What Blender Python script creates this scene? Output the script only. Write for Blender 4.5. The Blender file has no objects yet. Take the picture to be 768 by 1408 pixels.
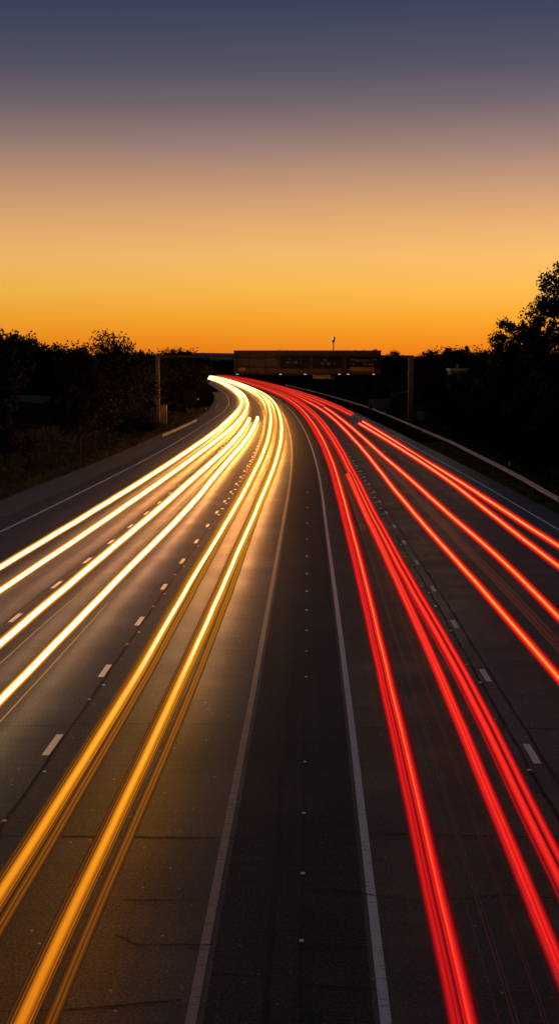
import bpy, bmesh, math, random
from mathutils import Vector, noise

R = math.radians
C = bpy.context.scene.collection
sc = bpy.context.scene
H = 7.2                                    # eye height on the overbridge

# ------------------------------------------------------------------ road plan
YK = [0, 16, 30, 43, 65, 100, 126, 172, 230, 300, 437, 600, 750, 900, 1100, 1400]
XK = [-.25, .1, .41, .67, 1.09, 1.75, 2.1, 2.4, 2.25, 1.35, -3.3, -14, -27, -45, -78, -150]
ZK = [.15, .1, .0, -.08, -.3, -.55, -.75, -1.0, -1.1, -1.0, -.45, .9, 2.3, 3.7, 5.5, 8]


def curve(xk, yk):
    n = len(xk)
    m = [0.0] * n
    for i in range(n):
        if i == 0: m[i] = (yk[1] - yk[0]) / (xk[1] - xk[0])
        elif i == n - 1: m[i] = (yk[-1] - yk[-2]) / (xk[-1] - xk[-2])
        else:
            h0, h1 = xk[i] - xk[i - 1], xk[i + 1] - xk[i]
            d0, d1 = (yk[i] - yk[i - 1]) / h0, (yk[i + 1] - yk[i]) / h1
            m[i] = (d0 * h1 + d1 * h0) / (h0 + h1)

    def g(x):
        if x <= xk[0]: return yk[0] + m[0] * (x - xk[0])
        if x >= xk[-1]: return yk[-1]
        i = 0
        while x > xk[i + 1]: i += 1
        h = xk[i + 1] - xk[i]; t = (x - xk[i]) / h
        return ((2*t**3 - 3*t**2 + 1) * yk[i] + (t**3 - 2*t**2 + t) * h * m[i]
                + (-2*t**3 + 3*t**2) * yk[i + 1] + (t**3 - t**2) * h * m[i + 1])
    return g


Xc, Zc = curve(YK, XK), curve(YK, ZK)


def lin(pts):
    def g(x):
        if x <= pts[0][0]: return pts[0][1]
        for (a, b), (c, d) in zip(pts, pts[1:]):
            if x <= c: return b + (d - b) * (x - a) / (c - a)
        return pts[-1][1]
    return g


def smooth(a, b, x):
    t = min(1, max(0, (x - a) / (b - a)))
    return t * t * (3 - 2 * t)


def rp(u, Y, h=0.0):                       # road coordinates -> world
    d = (Xc(Y + 1) - Xc(Y - 1)) / 2
    n = math.sqrt(1 + d * d)
    return Vector((Xc(Y) + u / n, Y - u * d / n, Zc(Y) + h))


rail_u = lin([(60, 13.9), (80, 13.95), (105, 14.7), (155, 15.9), (215, 16.5), (300, 17.3), (420, 17.0), (620, 16.5)])
lsh = lin([(0, -14.2), (180, -14.25), (230, -13.9), (285, -12.9), (346, -12.25), (620, -12.4)])


def ground(u, Y):                          # height of the terrain
    z = Zc(Y) - .07
    if u < 0:
        k = smooth(60, 150, Y)
        z += smooth(18.8, 36, -u) * 4.2 * k + smooth(40, 140, -u) * 3 + smooth(36, 20, -u) * smooth(17.5, 21, -u) * .35 * k
    else:
        r = rail_u(Y)
        hr = lin([(60, 2.0), (120, 4.5), (260, 7.0), (600, 7.5)])(Y)
        z += smooth(r + 1.2, 50, u) * hr + smooth(50, 150, u) * 3 + smooth(r + .6, r + 4, u) * .5
    w = smooth(19, 30, abs(u))
    if w > 0:
        z += w * (noise.noise(Vector((u * .07, Y * .05, 3))) * .8 + noise.noise(Vector((u * .25, Y * .2, 7))) * .22)
    return z


def gz(X, Y):
    return ground(X - Xc(Y), Y)


# ------------------------------------------------------------------ materials
def new_mat(name):
    m = bpy.data.materials.new(name); m.use_nodes = True
    nt = m.node_tree; nt.nodes.clear()
    o = nt.nodes.new('ShaderNodeOutputMaterial')
    return m, nt, o


def N(nt, typ, **kw):
    n = nt.nodes.new(typ)
    for k, v in kw.items():
        if k in n.inputs: n.inputs[k].default_value = v
        else: setattr(n, k, v)
    return n


def ramp(nt, stops, interp='LINEAR'):
    r = nt.nodes.new('ShaderNodeValToRGB'); cr = r.color_ramp; cr.interpolation = interp
    while len(cr.elements) < len(stops): cr.elements.new(.5)
    for e, (p, c) in zip(cr.elements, stops):
        e.position = p; e.color = (c[0], c[1], c[2], 1) if not isinstance(c, (int, float)) else (c, c, c, 1)
    return r


def surface(name, c1, c2, scale=4.0, rough=.8, metal=0.0, bump=.2, spec=.5, stretch=(1, 1, 1), detail=6, transl=0):
    m, nt, o = new_mat(name)
    tc = N(nt, 'ShaderNodeTexCoord'); mp = N(nt, 'ShaderNodeMapping'); mp.inputs['Scale'].default_value = stretch
    nt.links.new(tc.outputs['Object'], mp.inputs['Vector'])
    nz = N(nt, 'ShaderNodeTexNoise', Scale=scale, Detail=detail, Roughness=.65)
    nt.links.new(mp.outputs[0], nz.inputs['Vector'])
    rm = ramp(nt, [(.3, c1), (.7, c2)]); nt.links.new(nz.outputs[0], rm.inputs[0])
    b = N(nt, 'ShaderNodeBsdfPrincipled', Roughness=rough, Metallic=metal)
    b.inputs['Specular IOR Level'].default_value = spec
    nt.links.new(rm.outputs[0], b.inputs['Base Color'])
    if bump:
        bp = N(nt, 'ShaderNodeBump', Strength=bump, Distance=.02)
        nt.links.new(nz.outputs[0], bp.inputs['Height']); nt.links.new(bp.outputs[0], b.inputs['Normal'])
    nt.links.new(b.outputs[0], o.inputs[0])
    return m


def asphalt(name, dark, light, bandstr, rough, spec, speck):
    """worn tarmac in road coordinates (UV = lateral metres, metres along)"""
    m, nt, o = new_mat(name)
    L = nt.links.new
    uv = N(nt, 'ShaderNodeUVMap')
    fine = N(nt, 'ShaderNodeTexNoise', Scale=26.0, Detail=4.0, Roughness=.8); L(uv.outputs[0], fine.inputs['Vector'])
    fr = ramp(nt, [(.42, 0.0), (.60, 1.0)]); L(fine.outputs[0], fr.inputs[0])
    big = N(nt, 'ShaderNodeTexNoise', Scale=.35, Detail=5.0, Roughness=.6); L(uv.outputs[0], big.inputs['Vector'])
    mp = N(nt, 'ShaderNodeMapping'); mp.inputs['Scale'].default_value = (.25, 5.0, 1); L(uv.outputs[0], mp.inputs['Vector'])
    tr = N(nt, 'ShaderNodeTexNoise', Scale=1.0, Detail=4.0, Roughness=.7); L(mp.outputs[0], tr.inputs['Vector'])     # transverse tining
    mp2 = N(nt, 'ShaderNodeMapping'); mp2.inputs['Scale'].default_value = (1.6, .012, 1); L(uv.outputs[0], mp2.inputs['Vector'])
    ln = N(nt, 'ShaderNodeTexNoise', Scale=1.0, Detail=4.0, Roughness=.6); L(mp2.outputs[0], ln.inputs['Vector'])    # wheel tracks
    vor = N(nt, 'ShaderNodeTexVoronoi', Scale=6.0); L(uv.outputs[0], vor.inputs['Vector'])
    sp = ramp(nt, [(0, 1.0), (.09, .8), (.16, 0.0)]); L(vor.outputs['Distance'], sp.inputs[0])
    wn = N(nt, 'ShaderNodeTexWhiteNoise', noise_dimensions='3D'); L(vor.outputs['Position'], wn.inputs['Vector'])
    wr = ramp(nt, [(.80, 0.0), (.95, 1.0)]); L(wn.outputs['Value'], wr.inputs[0])
    spk = N(nt, 'ShaderNodeMath', operation='MULTIPLY'); L(sp.outputs[0], spk.inputs[0]); L(wr.outputs[0], spk.inputs[1])
    spk2 = N(nt, 'ShaderNodeMath', operation='MULTIPLY'); L(spk.outputs[0], spk2.inputs[0]); spk2.inputs[1].default_value = speck

    def mix3(a, b, c, d):
        s = None
        for sock, w in ((a, .30), (b, .25), (c, .20), (d, .25)):
            mm = N(nt, 'ShaderNodeMath', operation='MULTIPLY'); L(sock, mm.inputs[0]); mm.inputs[1].default_value = w
            if s is None: s = mm
            else:
                ad = N(nt, 'ShaderNodeMath', operation='ADD'); L(s.outputs[0], ad.inputs[0]); L(mm.outputs[0], ad.inputs[1]); s = ad
        return s
    s = mix3(fr.outputs[0], big.outputs[0], tr.outputs[0], ln.outputs[0])
    rm = ramp(nt, [(.38, dark), (.50, tuple((p + q) * .42 for p, q in zip(dark, light))), (.64, light)]); L(s.outputs[0], rm.inputs[0])
    mx = N(nt, 'ShaderNodeMix', data_type='RGBA'); L(spk2.outputs[0], mx.inputs[0]); L(rm.outputs[0], mx.inputs[6])
    mx.inputs[7].default_value = (.55, .50, .42, 1)
    b = N(nt, 'ShaderNodeBsdfPrincipled'); b.inputs['Specular IOR Level'].default_value = spec
    rr = ramp(nt, [(.3, rough - .1), (.7, rough + .08)]); L(big.outputs[0], rr.inputs[0]); L(rr.outputs[0], b.inputs['Roughness'])
    L(mx.outputs[2], b.inputs['Base Color'])
    ht = N(nt, 'ShaderNodeMath', operation='ADD'); L(fine.outputs[0], ht.inputs[0]); L(tr.outputs[0], ht.inputs[1])
    bp = N(nt, 'ShaderNodeBump', Strength=.55, Distance=.012); L(ht.outputs[0], bp.inputs['Height']); L(bp.outputs[0], b.inputs['Normal'])
    L(b.outputs[0], o.inputs[0])
    return m


def paint(name, col, wear, stretch):
    m, nt, o = new_mat(name); L = nt.links.new
    uv = N(nt, 'ShaderNodeUVMap'); mp = N(nt, 'ShaderNodeMapping'); mp.inputs['Scale'].default_value = stretch; L(uv.outputs[0], mp.inputs['Vector'])
    nz = N(nt, 'ShaderNodeTexNoise', Scale=1.0, Detail=5.0, Roughness=.7); L(mp.outputs[0], nz.inputs['Vector'])
    n2 = N(nt, 'ShaderNodeTexNoise', Scale=60.0, Detail=2.0); L(uv.outputs[0], n2.inputs['Vector'])
    ad = N(nt, 'ShaderNodeMath', operation='MULTIPLY_ADD'); L(n2.outputs[0], ad.inputs[0]); ad.inputs[1].default_value = .35; L(nz.outputs[0], ad.inputs[2])
    rm = ramp(nt, [(wear, (.05, .048, .045)), (wear + .22, col)]); L(ad.outputs[0], rm.inputs[0])
    b = N(nt, 'ShaderNodeBsdfPrincipled', Roughness=.75); L(rm.outputs[0], b.inputs['Base Color']); b.inputs['Specular IOR Level'].default_value = .25
    L(b.outputs[0], o.inputs[0])
    return m


def glow(name, stops, sampled, under=None, over=1.0):
    """lamp light; its colour runs along the trail with the distance down the road: (Y, rgb).
    under / over: how strongly the lamp throws its light down onto the road and up (dipped beams point down)"""
    m, nt, o = new_mat(name); L = nt.links.new
    g = N(nt, 'ShaderNodeNewGeometry'); sx = N(nt, 'ShaderNodeSeparateXYZ'); L(g.outputs['Position'], sx.inputs[0])
    lo, hi = stops[0][0], stops[-1][0]
    top = max(max(c) for _, c in stops)
    e = N(nt, 'ShaderNodeEmission', Strength=top)
    if hi > lo:
        mr = N(nt, 'ShaderNodeMapRange'); L(sx.outputs['Y'], mr.inputs[0])
        mr.inputs[1].default_value = lo; mr.inputs[2].default_value = hi
        rm = ramp(nt, [((y - lo) / (hi - lo), tuple(v / top for v in c)) for y, c in stops]); L(mr.outputs[0], rm.inputs[0])
        L(rm.outputs[0], e.inputs['Color'])
    else:
        e.inputs['Color'].default_value = tuple(v / top for v in stops[0][1]) + (1,)
    if under is not None:
        sn = N(nt, 'ShaderNodeSeparateXYZ'); L(g.outputs['Normal'], sn.inputs[0])
        mb_ = N(nt, 'ShaderNodeMapRange'); L(sn.outputs['Z'], mb_.inputs[0])
        mb_.inputs[1].default_value = -1.0; mb_.inputs[2].default_value = .12; mb_.inputs[3].default_value = top * under; mb_.inputs[4].default_value = top * over
        L(mb_.outputs[0], e.inputs['Strength'])
    L(e.outputs[0], o.inputs[0])
    try: m.cycles.emission_sampling = 'AUTO' if sampled else 'NONE'
    except Exception: pass
    return m


M = {}
M['asphalt'] = asphalt('asphalt', (.0030, .0032, .0036), (.078, .079, .082), .2, .60, .27, 1.0)
M['median'] = asphalt('median_asphalt', (.0035, .0035, .0037), (.058, .056, .055), .2, .78, .18, .3)
M['gravel'] = surface('gravel', (.03, .028, .025), (.12, .11, .095), 9, .95, bump=1)
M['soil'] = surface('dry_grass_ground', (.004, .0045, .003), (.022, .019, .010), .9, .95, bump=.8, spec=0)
M['path'] = surface('path_gravel', (.06, .048, .034), (.11, .088, .064), 2, .95, bump=.5, spec=0)
M['hill'] = surface('hazed_hill_grass', (.10, .09, .085), (.17, .15, .14), .01, .95, bump=0, spec=.1)  # distance haze put into the colour as a paler grass
M['edge_paint'] = paint('edge_paint', (.76, .71, .57), .42, (5, 16, 1))
M['edge_paint_worn'] = paint('worn_edge_paint', (.36, .31, .24), .46, (5, 18, 1))
M['dash_paint'] = paint('dash_paint', (.86, .82, .68), .36, (7, 5, 1))
M['crack'] = surface('bitumen_crack', (.004, .004, .004), (.010, .010, .010), 5, .7, bump=0, spec=.2)
M['galv'] = surface('galvanised_steel', (.50, .49, .47), (.68, .66, .62), 2.5, .45, .25, .05)
M['galv_darkened'] = surface('darkened_galvanised_steel', (.10, .098, .095), (.16, .155, .15), 2.5, .6, .2, .05)  # same steel, colour darkened to offset trail light on the left rails
M['post'] = surface('weathered_post', (.035, .033, .031), (.07, .066, .062), 3, .6, .4, .1)
M['gantry'] = surface('gantry_steel', (.028, .023, .026), (.042, .035, .039), 1.2, .7, 0, .1, .08)
M['gantry_dark'] = surface('gantry_rib', (.014, .012, .013), (.023, .020, .021), 1.2, .7, 0, .1, .05)
M['panel'] = surface('sign_panel', (.006, .007, .013), (.010, .011, .019), 1.5, .7, 0, 0, .05)
M['letter'] = surface('sign_lettering', (.06, .068, .09), (.095, .105, .13), 4, .5, 0, 0)
M['yellow_strip'] = surface('yellow_sign_strip', (.10, .050, .005), (.14, .072, .006), 2, .5, 0, 0)
M['blue_sign'] = surface('blue_sign_face', (.035, .06, .085), (.05, .085, .115), 2, .45, 0, 0)
M['grey_plate'] = surface('grey_plate', (.05, .05, .052), (.08, .08, .082), 3, .6, 0, 0)
M['bark'] = surface('bark', (.022, .017, .012), (.055, .042, .030), 6, .95, bump=.8, spec=.1)
M['white_wall'] = surface('pale_render', (.05, .048, .045), (.08, .075, .07), 2, .8, 0, .1)
M['roof'] = surface('grey_roof', (.20, .20, .21), (.28, .28, .29), 2, .6, 0, .1)
M['cabinet'] = surface('ochre_cabinet', (.09, .05, .022), (.15, .09, .04), 3, .6, 0, .1)
M['reflector'] = surface('pale_reflector', (.80, .70, .50), (.95, .85, .64), 8, .3, 0, 0)
M['amber_reflector'] = surface('amber_reflector', (.8, .42, .03), (.95, .55, .05), 8, .3, 0, 0)


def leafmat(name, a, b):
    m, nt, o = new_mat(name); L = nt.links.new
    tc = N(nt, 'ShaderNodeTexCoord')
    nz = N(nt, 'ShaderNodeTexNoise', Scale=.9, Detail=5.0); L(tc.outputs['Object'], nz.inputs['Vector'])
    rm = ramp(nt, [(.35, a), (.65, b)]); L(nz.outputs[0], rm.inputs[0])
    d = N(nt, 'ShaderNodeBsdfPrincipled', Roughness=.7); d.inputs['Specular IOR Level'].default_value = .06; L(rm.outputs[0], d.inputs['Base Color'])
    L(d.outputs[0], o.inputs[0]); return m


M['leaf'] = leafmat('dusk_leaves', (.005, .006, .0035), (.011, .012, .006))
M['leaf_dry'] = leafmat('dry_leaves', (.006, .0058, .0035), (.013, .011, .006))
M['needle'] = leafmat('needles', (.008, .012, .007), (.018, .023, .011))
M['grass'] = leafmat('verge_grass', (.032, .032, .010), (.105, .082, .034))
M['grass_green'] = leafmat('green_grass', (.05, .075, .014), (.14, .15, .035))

# lamp light. White trails burn out in the distance and fall to amber close to the bridge
M['white_far'] = glow('headlamp_white', [(14, (.78, .225, .008)), (20, (1.0, .36, .016)), (24, (1.0, .44, .030)), (29, (1.1, .56, .08)), (38, (3.0, 1.6, .75)), (60, (8, 3.1, 1.05)), (110, (14, 5.2, 1.15)), (200, (18, 6.6, 1.3))], True, 7.0)
M['white_side'] = glow('headlamp_cream', [(26, (2.2, 1.5, .72)), (36, (3.2, 1.75, .90)), (60, (5.2, 2.2, 1.05)), (110, (12, 4.6, 1.15)), (200, (18, 6.8, 1.3))], True, 4.2)
AM = [((.040, .014, .004), (.075, .026, .006), (.30, .11, .012)), ((.095, .028, .005), (.15, .048, .008), (.50, .19, .018)), ((.20, .056, .005), (.32, .10, .008), (.80, .31, .022)),
      ((.44, .115, .005), (.66, .205, .008), (.95, .40, .030)), ((.62, .170, .006), (.90, .31, .012), (1.1, .56, .06))]
for i, (a, b, c) in enumerate(AM): M['a%d' % i] = glow('amber_trail_halo', [(14, a), (26, b), (80, c), (160, c)], i >= 3, 8.0 if i >= 3 else None)  # amber strands, also imitating the halo; brighter undersides added to warm the road
M['amber_thin'] = glow('lamp_thin_amber', [(0, (.36, .17, .045))], False)
RD = [((.035, .004, .004), (.06, .006, .005), (.20, .008, .006)), ((.11, .005, .006), (.16, .008, .007), (.34, .010, .008)), ((.32, .006, .008), (.42, .009, .010), (.60, .014, .010)),
      ((.60, .008, .010), (.85, .013, .013), (.85, .018, .013)), ((.85, .016, .014), (1.0, .042, .018), (1.1, .085, .030)), ((1.0, .045, .02), (1.1, .19, .03), (1.5, .36, .10))]
for i, (a, b, c) in enumerate(RD): M['r%d' % i] = glow('tail_red', [(14, a), (30, b), (75, c), (200, c), (420, tuple(v * .8 for v in c))], i >= 3, .12)
M['r6'] = glow('tail_orange', [(14, (1.1, .16, .02)), (30, (1.1, .36, .03)), (60, (1.4, .44, .09)), (120, (1.6, .50, .18)), (400, (1.3, .20, .06))], True, .12)
M['red_faint'] = glow('tail_faint_red', [(14, (.030, .008, .008)), (26, (.045, .013, .011)), (60, (.10, .028, .016)), (300, (.16, .05, .02))], False)
M['lamp_white'] = glow('lamp_white', [(0, (.75, .6, .36))], False)
M['lamp_cool'] = glow('lamp_cool', [(0, (.28, .42, .48))], False)
M['lamp_warm'] = glow('lamp_warm', [(0, (.60, .42, .10))], False)
M['window_lit'] = glow('window_lit', [(0, (.10, .09, .07))], False)


# ------------------------------------------------------------------ mesh helpers
class MB:
    def __init__(s): s.v = []; s.f = []; s.uv = []

    def poly(s, pts, uvs=None):
        b = len(s.v); s.v += [tuple(p) for p in pts]; s.f.append(tuple(range(b, b + len(pts))))
        s.uv += uvs if uvs else [(0, 0)] * len(pts)

    def box(s, c, d, rz=0):
        cx, cy, cz = c; x, y, z = d[0] / 2, d[1] / 2, d[2] / 2; ca, sa = math.cos(rz), math.sin(rz)
        P = []
        for sx, sy, sz in ((-1,-1,-1),(1,-1,-1),(1,1,-1),(-1,1,-1),(-1,-1,1),(1,-1,1),(1,1,1),(-1,1,1)):
            a, b = sx * x, sy * y
            P.append((cx + a * ca - b * sa, cy + a * sa + b * ca, cz + sz * z))
        for q in ((0,3,2,1),(4,5,6,7),(0,1,5,4),(1,2,6,5),(2,3,7,6),(3,0,4,7)): s.poly([P[i] for i in q])

    def tube(s, pts, rads, n=6, caps=True):
        rings = []
        for i, p in enumerate(pts):
            p = Vector(p)
            t = (Vector(pts[min(i + 1, len(pts) - 1)]) - Vector(pts[max(i - 1, 0)])).normalized()
            a = t.cross(Vector((0, 0, 1)))
            if a.length < 1e-3: a = Vector((1, 0, 0))
            a.normalize(); b = a.cross(t)
            r = rads[i] if isinstance(rads, (list, tuple)) else rads
            rings.append([p + (a * math.cos(2 * math.pi * k / n) + b * math.sin(2 * math.pi * k / n)) * r for k in range(n)])
        base = len(s.v)
        for rg in rings: s.v += [tuple(q) for q in rg]
        for i in range(len(rings) - 1):
            for k in range(n):
                k2 = (k + 1) % n
                s.f.append((base + i*n + k, base + i*n + k2, base + (i+1)*n + k2, base + (i+1)*n + k)); s.uv += [(0, 0)] * 4
        if caps:
            s.f.append(tuple(base + k for k in reversed(range(n)))); s.uv += [(0, 0)] * n
            e = base + (len(rings) - 1) * n
            s.f.append(tuple(e + k for k in range(n))); s.uv += [(0, 0)] * n

    def build(s, name, mat, parent=None, smooth_=False):
        me = bpy.data.meshes.new(name)
        v = s.v
        if parent is not None:
            l = parent['_w'] if '_w' in parent else parent.location
            v = [(a - l[0], b - l[1], c - l[2]) for a, b, c in v]
        me.from_pydata(v, [], s.f); me.materials.append(M[mat])
        ul = me.uv_layers.new(name='UVMap')
        ul.data.foreach_set('uv', [x for p in s.uv for x in p])
        if smooth_: me.polygons.foreach_set('use_smooth', [True] * len(me.polygons))
        me.update()
        o = bpy.data.objects.new(name, me); C.objects.link(o)
        if parent is not None: o.parent = parent
        return o


def tag(o, label, cat, group=None):
    o['label'] = label; o['category'] = cat
    if group: o['group'] = group
    return o


def thing(name, loc, label, cat, group=None):
    o = bpy.data.objects.new(name, None); C.objects.link(o); o.location = loc; o.empty_display_size = .3
    return tag(o, label, cat, group)


def struct(o, kind='structure'): o['kind'] = kind; return o


def copy_tree(o, parent=None):
    c = o.copy(); C.objects.link(c)
    if parent: c.parent = parent
    for ch in list(o.children):
        copy_tree(ch, c)
    return c


def steps(a, b, k=.03, mn=1.5):
    out = [a]
    while out[-1] < b: out.append(out[-1] + max(mn, out[-1] * k))
    out[-1] = b
    return out


# ------------------------------------------------------------------ ground, road
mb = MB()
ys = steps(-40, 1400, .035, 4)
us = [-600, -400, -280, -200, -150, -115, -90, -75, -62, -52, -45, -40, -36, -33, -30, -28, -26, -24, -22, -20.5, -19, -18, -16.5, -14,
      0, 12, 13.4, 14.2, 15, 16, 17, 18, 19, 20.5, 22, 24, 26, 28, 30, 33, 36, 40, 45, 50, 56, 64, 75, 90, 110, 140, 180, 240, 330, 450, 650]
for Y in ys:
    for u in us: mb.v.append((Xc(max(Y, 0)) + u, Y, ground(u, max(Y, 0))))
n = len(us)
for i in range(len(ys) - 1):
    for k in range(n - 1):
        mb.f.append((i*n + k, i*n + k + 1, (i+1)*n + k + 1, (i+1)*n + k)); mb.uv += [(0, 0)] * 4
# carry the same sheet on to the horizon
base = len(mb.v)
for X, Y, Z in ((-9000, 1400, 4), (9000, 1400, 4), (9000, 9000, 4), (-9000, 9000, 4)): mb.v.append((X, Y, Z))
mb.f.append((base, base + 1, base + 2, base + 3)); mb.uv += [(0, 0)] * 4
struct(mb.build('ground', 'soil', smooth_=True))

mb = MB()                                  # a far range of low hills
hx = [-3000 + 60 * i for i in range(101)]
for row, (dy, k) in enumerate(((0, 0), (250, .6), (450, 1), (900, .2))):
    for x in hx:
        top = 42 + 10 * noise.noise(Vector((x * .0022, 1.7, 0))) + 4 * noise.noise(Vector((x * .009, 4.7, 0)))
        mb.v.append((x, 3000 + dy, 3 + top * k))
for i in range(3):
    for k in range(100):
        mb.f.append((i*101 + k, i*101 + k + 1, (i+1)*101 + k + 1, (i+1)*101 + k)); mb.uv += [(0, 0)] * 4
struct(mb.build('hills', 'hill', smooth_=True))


def strip(name, mat, u0, u1, y0, y1, lift, k=.02, mn=1.0, cols=1):
    f0 = u0 if callable(u0) else (lambda y: u0)
    f1 = u1 if callable(u1) else (lambda y: u1)
    mb = MB(); yy = steps(y0, y1, k, mn)
    for a, b in zip(yy, yy[1:]):
        for c in range(cols):
            g = lambda y, t: f0(y) + (f1(y) - f0(y)) * t
            t0, t1 = c / cols, (c + 1) / cols
            q = [(g(a, t0), a), (g(a, t1), a), (g(b, t1), b), (g(b, t0), b)]
            mb.poly([rp(u, y, lift) for u, y in q], q)
    return mb.build(name, mat)


struct(strip('road', 'asphalt', lambda y: lsh(y) - 1.3 + .12 * noise.noise(Vector((y * .3, 0, 0))), lambda y: 13.5 if y < 110 else min(13.5, rail_u(y) - .8), -2, 1150, 0, cols=2))
struct(strip('median_strip', 'median', lambda y: -.92, lambda y: .95, -2, 1150, .004))
struct(strip('gravel_shoulder', 'gravel', lambda y: -18.2 + .5 * noise.noise(Vector((y * .25, 5, 0))) + smooth(180, 300, y) * 2, lambda y: lsh(y) - 1.25 + .12 * noise.noise(Vector((y * .3, 0, 0))), -2, 500, -.006))

mk = struct(strip('edge_line', 'edge_paint_worn', -1.115, -.995, -2, 1000, .008))
struct(strip('edge_line', 'edge_paint', 1.015, 1.14, -2, 1000, .008))
struct(strip('edge_line', 'edge_paint', lambda y: lsh(y) - .08, lambda y: lsh(y) + .06, -2, 900, .006))
struct(strip('edge_line', 'edge_paint', 12.04, 12.18, -2, 900, .006))


def dashes(u, y0, period, ln, end):
    mb = MB(); y = y0 - 2 * period
    rng = random.Random(int(u * 100))
    while y < end:
        L = ln * rng.uniform(.92, 1.08); w = .07
        q = [(u - w, y), (u + w, y), (u + w, y + L), (u - w, y + L)]
        mb.poly([rp(a, b, .006) for a, b in q], q)
        y += period
    return struct(mb.build('lane_line', 'dash_paint'))


dashes(-4.72, 26.6, 7.25, 1.5, 520)
dashes(-8.46, 41.6, 7.0, 1.7, 480)
dashes(4.40, 26.2, 7.3, 1.5, 520)
dashes(7.79, 45.2, 7.9, 1.7, 520)

# bitumen seams and cracks, thin crooked lines on the surface
mb = MB(); rng = random.Random(5)


def crack(pts, w, jit, sub=14):
    P = []
    for (a, b), (c, d) in zip(pts, pts[1:]):
        for i in range(sub):
            t = i / sub; P.append((a + (c - a) * t + rng.gauss(0, jit), b + (d - b) * t + rng.gauss(0, jit)))
    P.append(pts[-1])
    for (a, b), (c, d) in zip(P, P[1:]):
        l = math.hypot(c - a, d - b) or 1; nx, ny = -(d - b) / l, (c - a) / l
        w0 = w * rng.uniform(.5, 1.3) / 2; w1 = w0
        mb.poly([rp(a - nx*w0, b - ny*w0, .011), rp(c - nx*w1, d - ny*w1, .011), rp(c + nx*w1, d + ny*w1, .011), rp(a + nx*w0, b + ny*w0, .011)])


crack([(-4.7, 21.75), (-1.2, 21.7)], .05, .01)
crack([(1.15, 22.0), (4.3, 21.8)], .05, .01)
crack([(-14, 21.9), (-4.8, 21.8)], .05, .01); crack([(4.5, 21.8), (12, 21.9)], .05, .01)
crack([(-2.3, 19.0), (-1.2, 19.02)], .03, .01); crack([(-2.2, 17.75), (-1.9, 17.45), (-.95, 17.45)], .03, .015)
crack([(-2.9, 15.5), (-2.2, 15.6), (-1.2, 15.85)], .04, .012)
crack([(.2, 19.5), (.7, 19.4), (1.8, 19.0), (2.9, 19.3), (4.2, 19.1)], .03, .015)
crack([(.2, 17.6), (.95, 17.4)], .03, .01); crack([(.15, 16.3), (1.0, 16.2)], .03, .012); crack([(-.9, 16.6), (-.2, 16.5)], .03, .012)
crack([(.2, 15.2), (.95, 15.25)], .03, .012); crack([(-.9, 20.6), (-.2, 20.4)], .025, .012)
for y in (29, 37.5, 47, 59, 74, 93):
    for a, b in ((-4.6, -1.2), (1.2, 4.3), (4.6, 12), (-14, -4.9)):
        if rng.random() < .7: crack([(a, y + rng.uniform(-.4, .4)), (b, y + rng.uniform(-.4, .4))], .04, .012)
for u, w, j in ((-.22, .07, .02), (.14, .03, .006), (-4.60, .05, .01), (4.22, .045, .012), (4.56, .045, .010), (7.95, .04, .01), (-8.6, .04, .01)):
    pts = [(u + (.05 * math.sin(y * .2) if u == -.22 else 0), y) for y in range(2, 250, 4)]
    crack(pts, w, j, 5)
struct(mb.build('road_cracks', 'crack'))

# pale worn track on the left bank, pale path on the right slope
for name, u0, u1, y0, y1 in (('path', -50, -34.5, 196, 246), ('path', 27, 34, 352, 366)):
    mb = MB()
    for i in range(12):
        for j in range(10):
            q = []
            for a, b in ((i, j), (i+1, j), (i+1, j+1), (i, j+1)):
                u = u0 + (u1 - u0) * a / 12; y = y0 + (y1 - y0) * b / 10 + (4 if u > 0 else 1.5) * math.sin(a * .5)
                q.append((Xc(y) + u, y, ground(u, y) + .12))
            mb.poly(q)
    struct(mb.build(name, 'path'))

# ------------------------------------------------------------------ light trails
def grow(Y): return 1 + .0225 * min(Y, 190) + .0070 * max(0, min(Y, 900) - 190)  # trails thicken with distance, bloom put into their shape


def trail(name, label, cat, upts, h, y0, y1, strands, group, g=1.0):
    """strands: (offset across the trail, brightness level, radius) - one mesh per brightness"""
    uf = lin(upts)
    def us_(Y):                            # soften the corners of the path
        d = max(2, Y * .12)
        return sum(uf(Y + d * k) for k in (-1, -.5, 0, .5, 1)) / 5
    um = us_((y0 + min(y1, 120)) / 2)
    du = um + .9; nn = math.hypot(du, 6.5); au, ah = 6.5 / nn, du / nn
    root = thing(name, rp(us_(y0), y0, 0), label, cat, group)
    yy = steps(y0, y1, .028, 1.2)
    for mat in dict.fromkeys(st[1] for st in strands):
        mb = MB()
        for off, _, r in [st for st in strands if st[1] == mat]:
            pts, rad = [], []
            for i, Y in enumerate(yy):
                k = grow(Y) if g == 1.0 else 1 + (grow(Y) - 1) * g
                rr = r * k
                if i in (0, len(yy) - 1): rr *= .55
                hh = max(h + off * k * ah - (.12 * rr if mat[:5] == 'white' else 0), rr + .03)
                wob = .030 * noise.noise(Vector((Y * .06, um, 2))) + .010 * noise.noise(Vector((Y * .3, um, 5)))
                pts.append(rp(us_(Y) + off * k * au + wob, Y, hh + .012 * noise.noise(Vector((Y * .22, um, 9))))); rad.append(rr)
            mb.tube(pts, rad, 6)
        part = 'light_core' if mat in ('white_far', 'white_side', 'r4', 'r5', 'r6') else 'faint_strand' if mat in ('amber_thin', 'red_faint') else 'glow_strand'
        mb.build(part, mat, root, True)
    return root


GW, GR = 'headlight trails of oncoming traffic', 'tail light trails of receding traffic'


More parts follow.
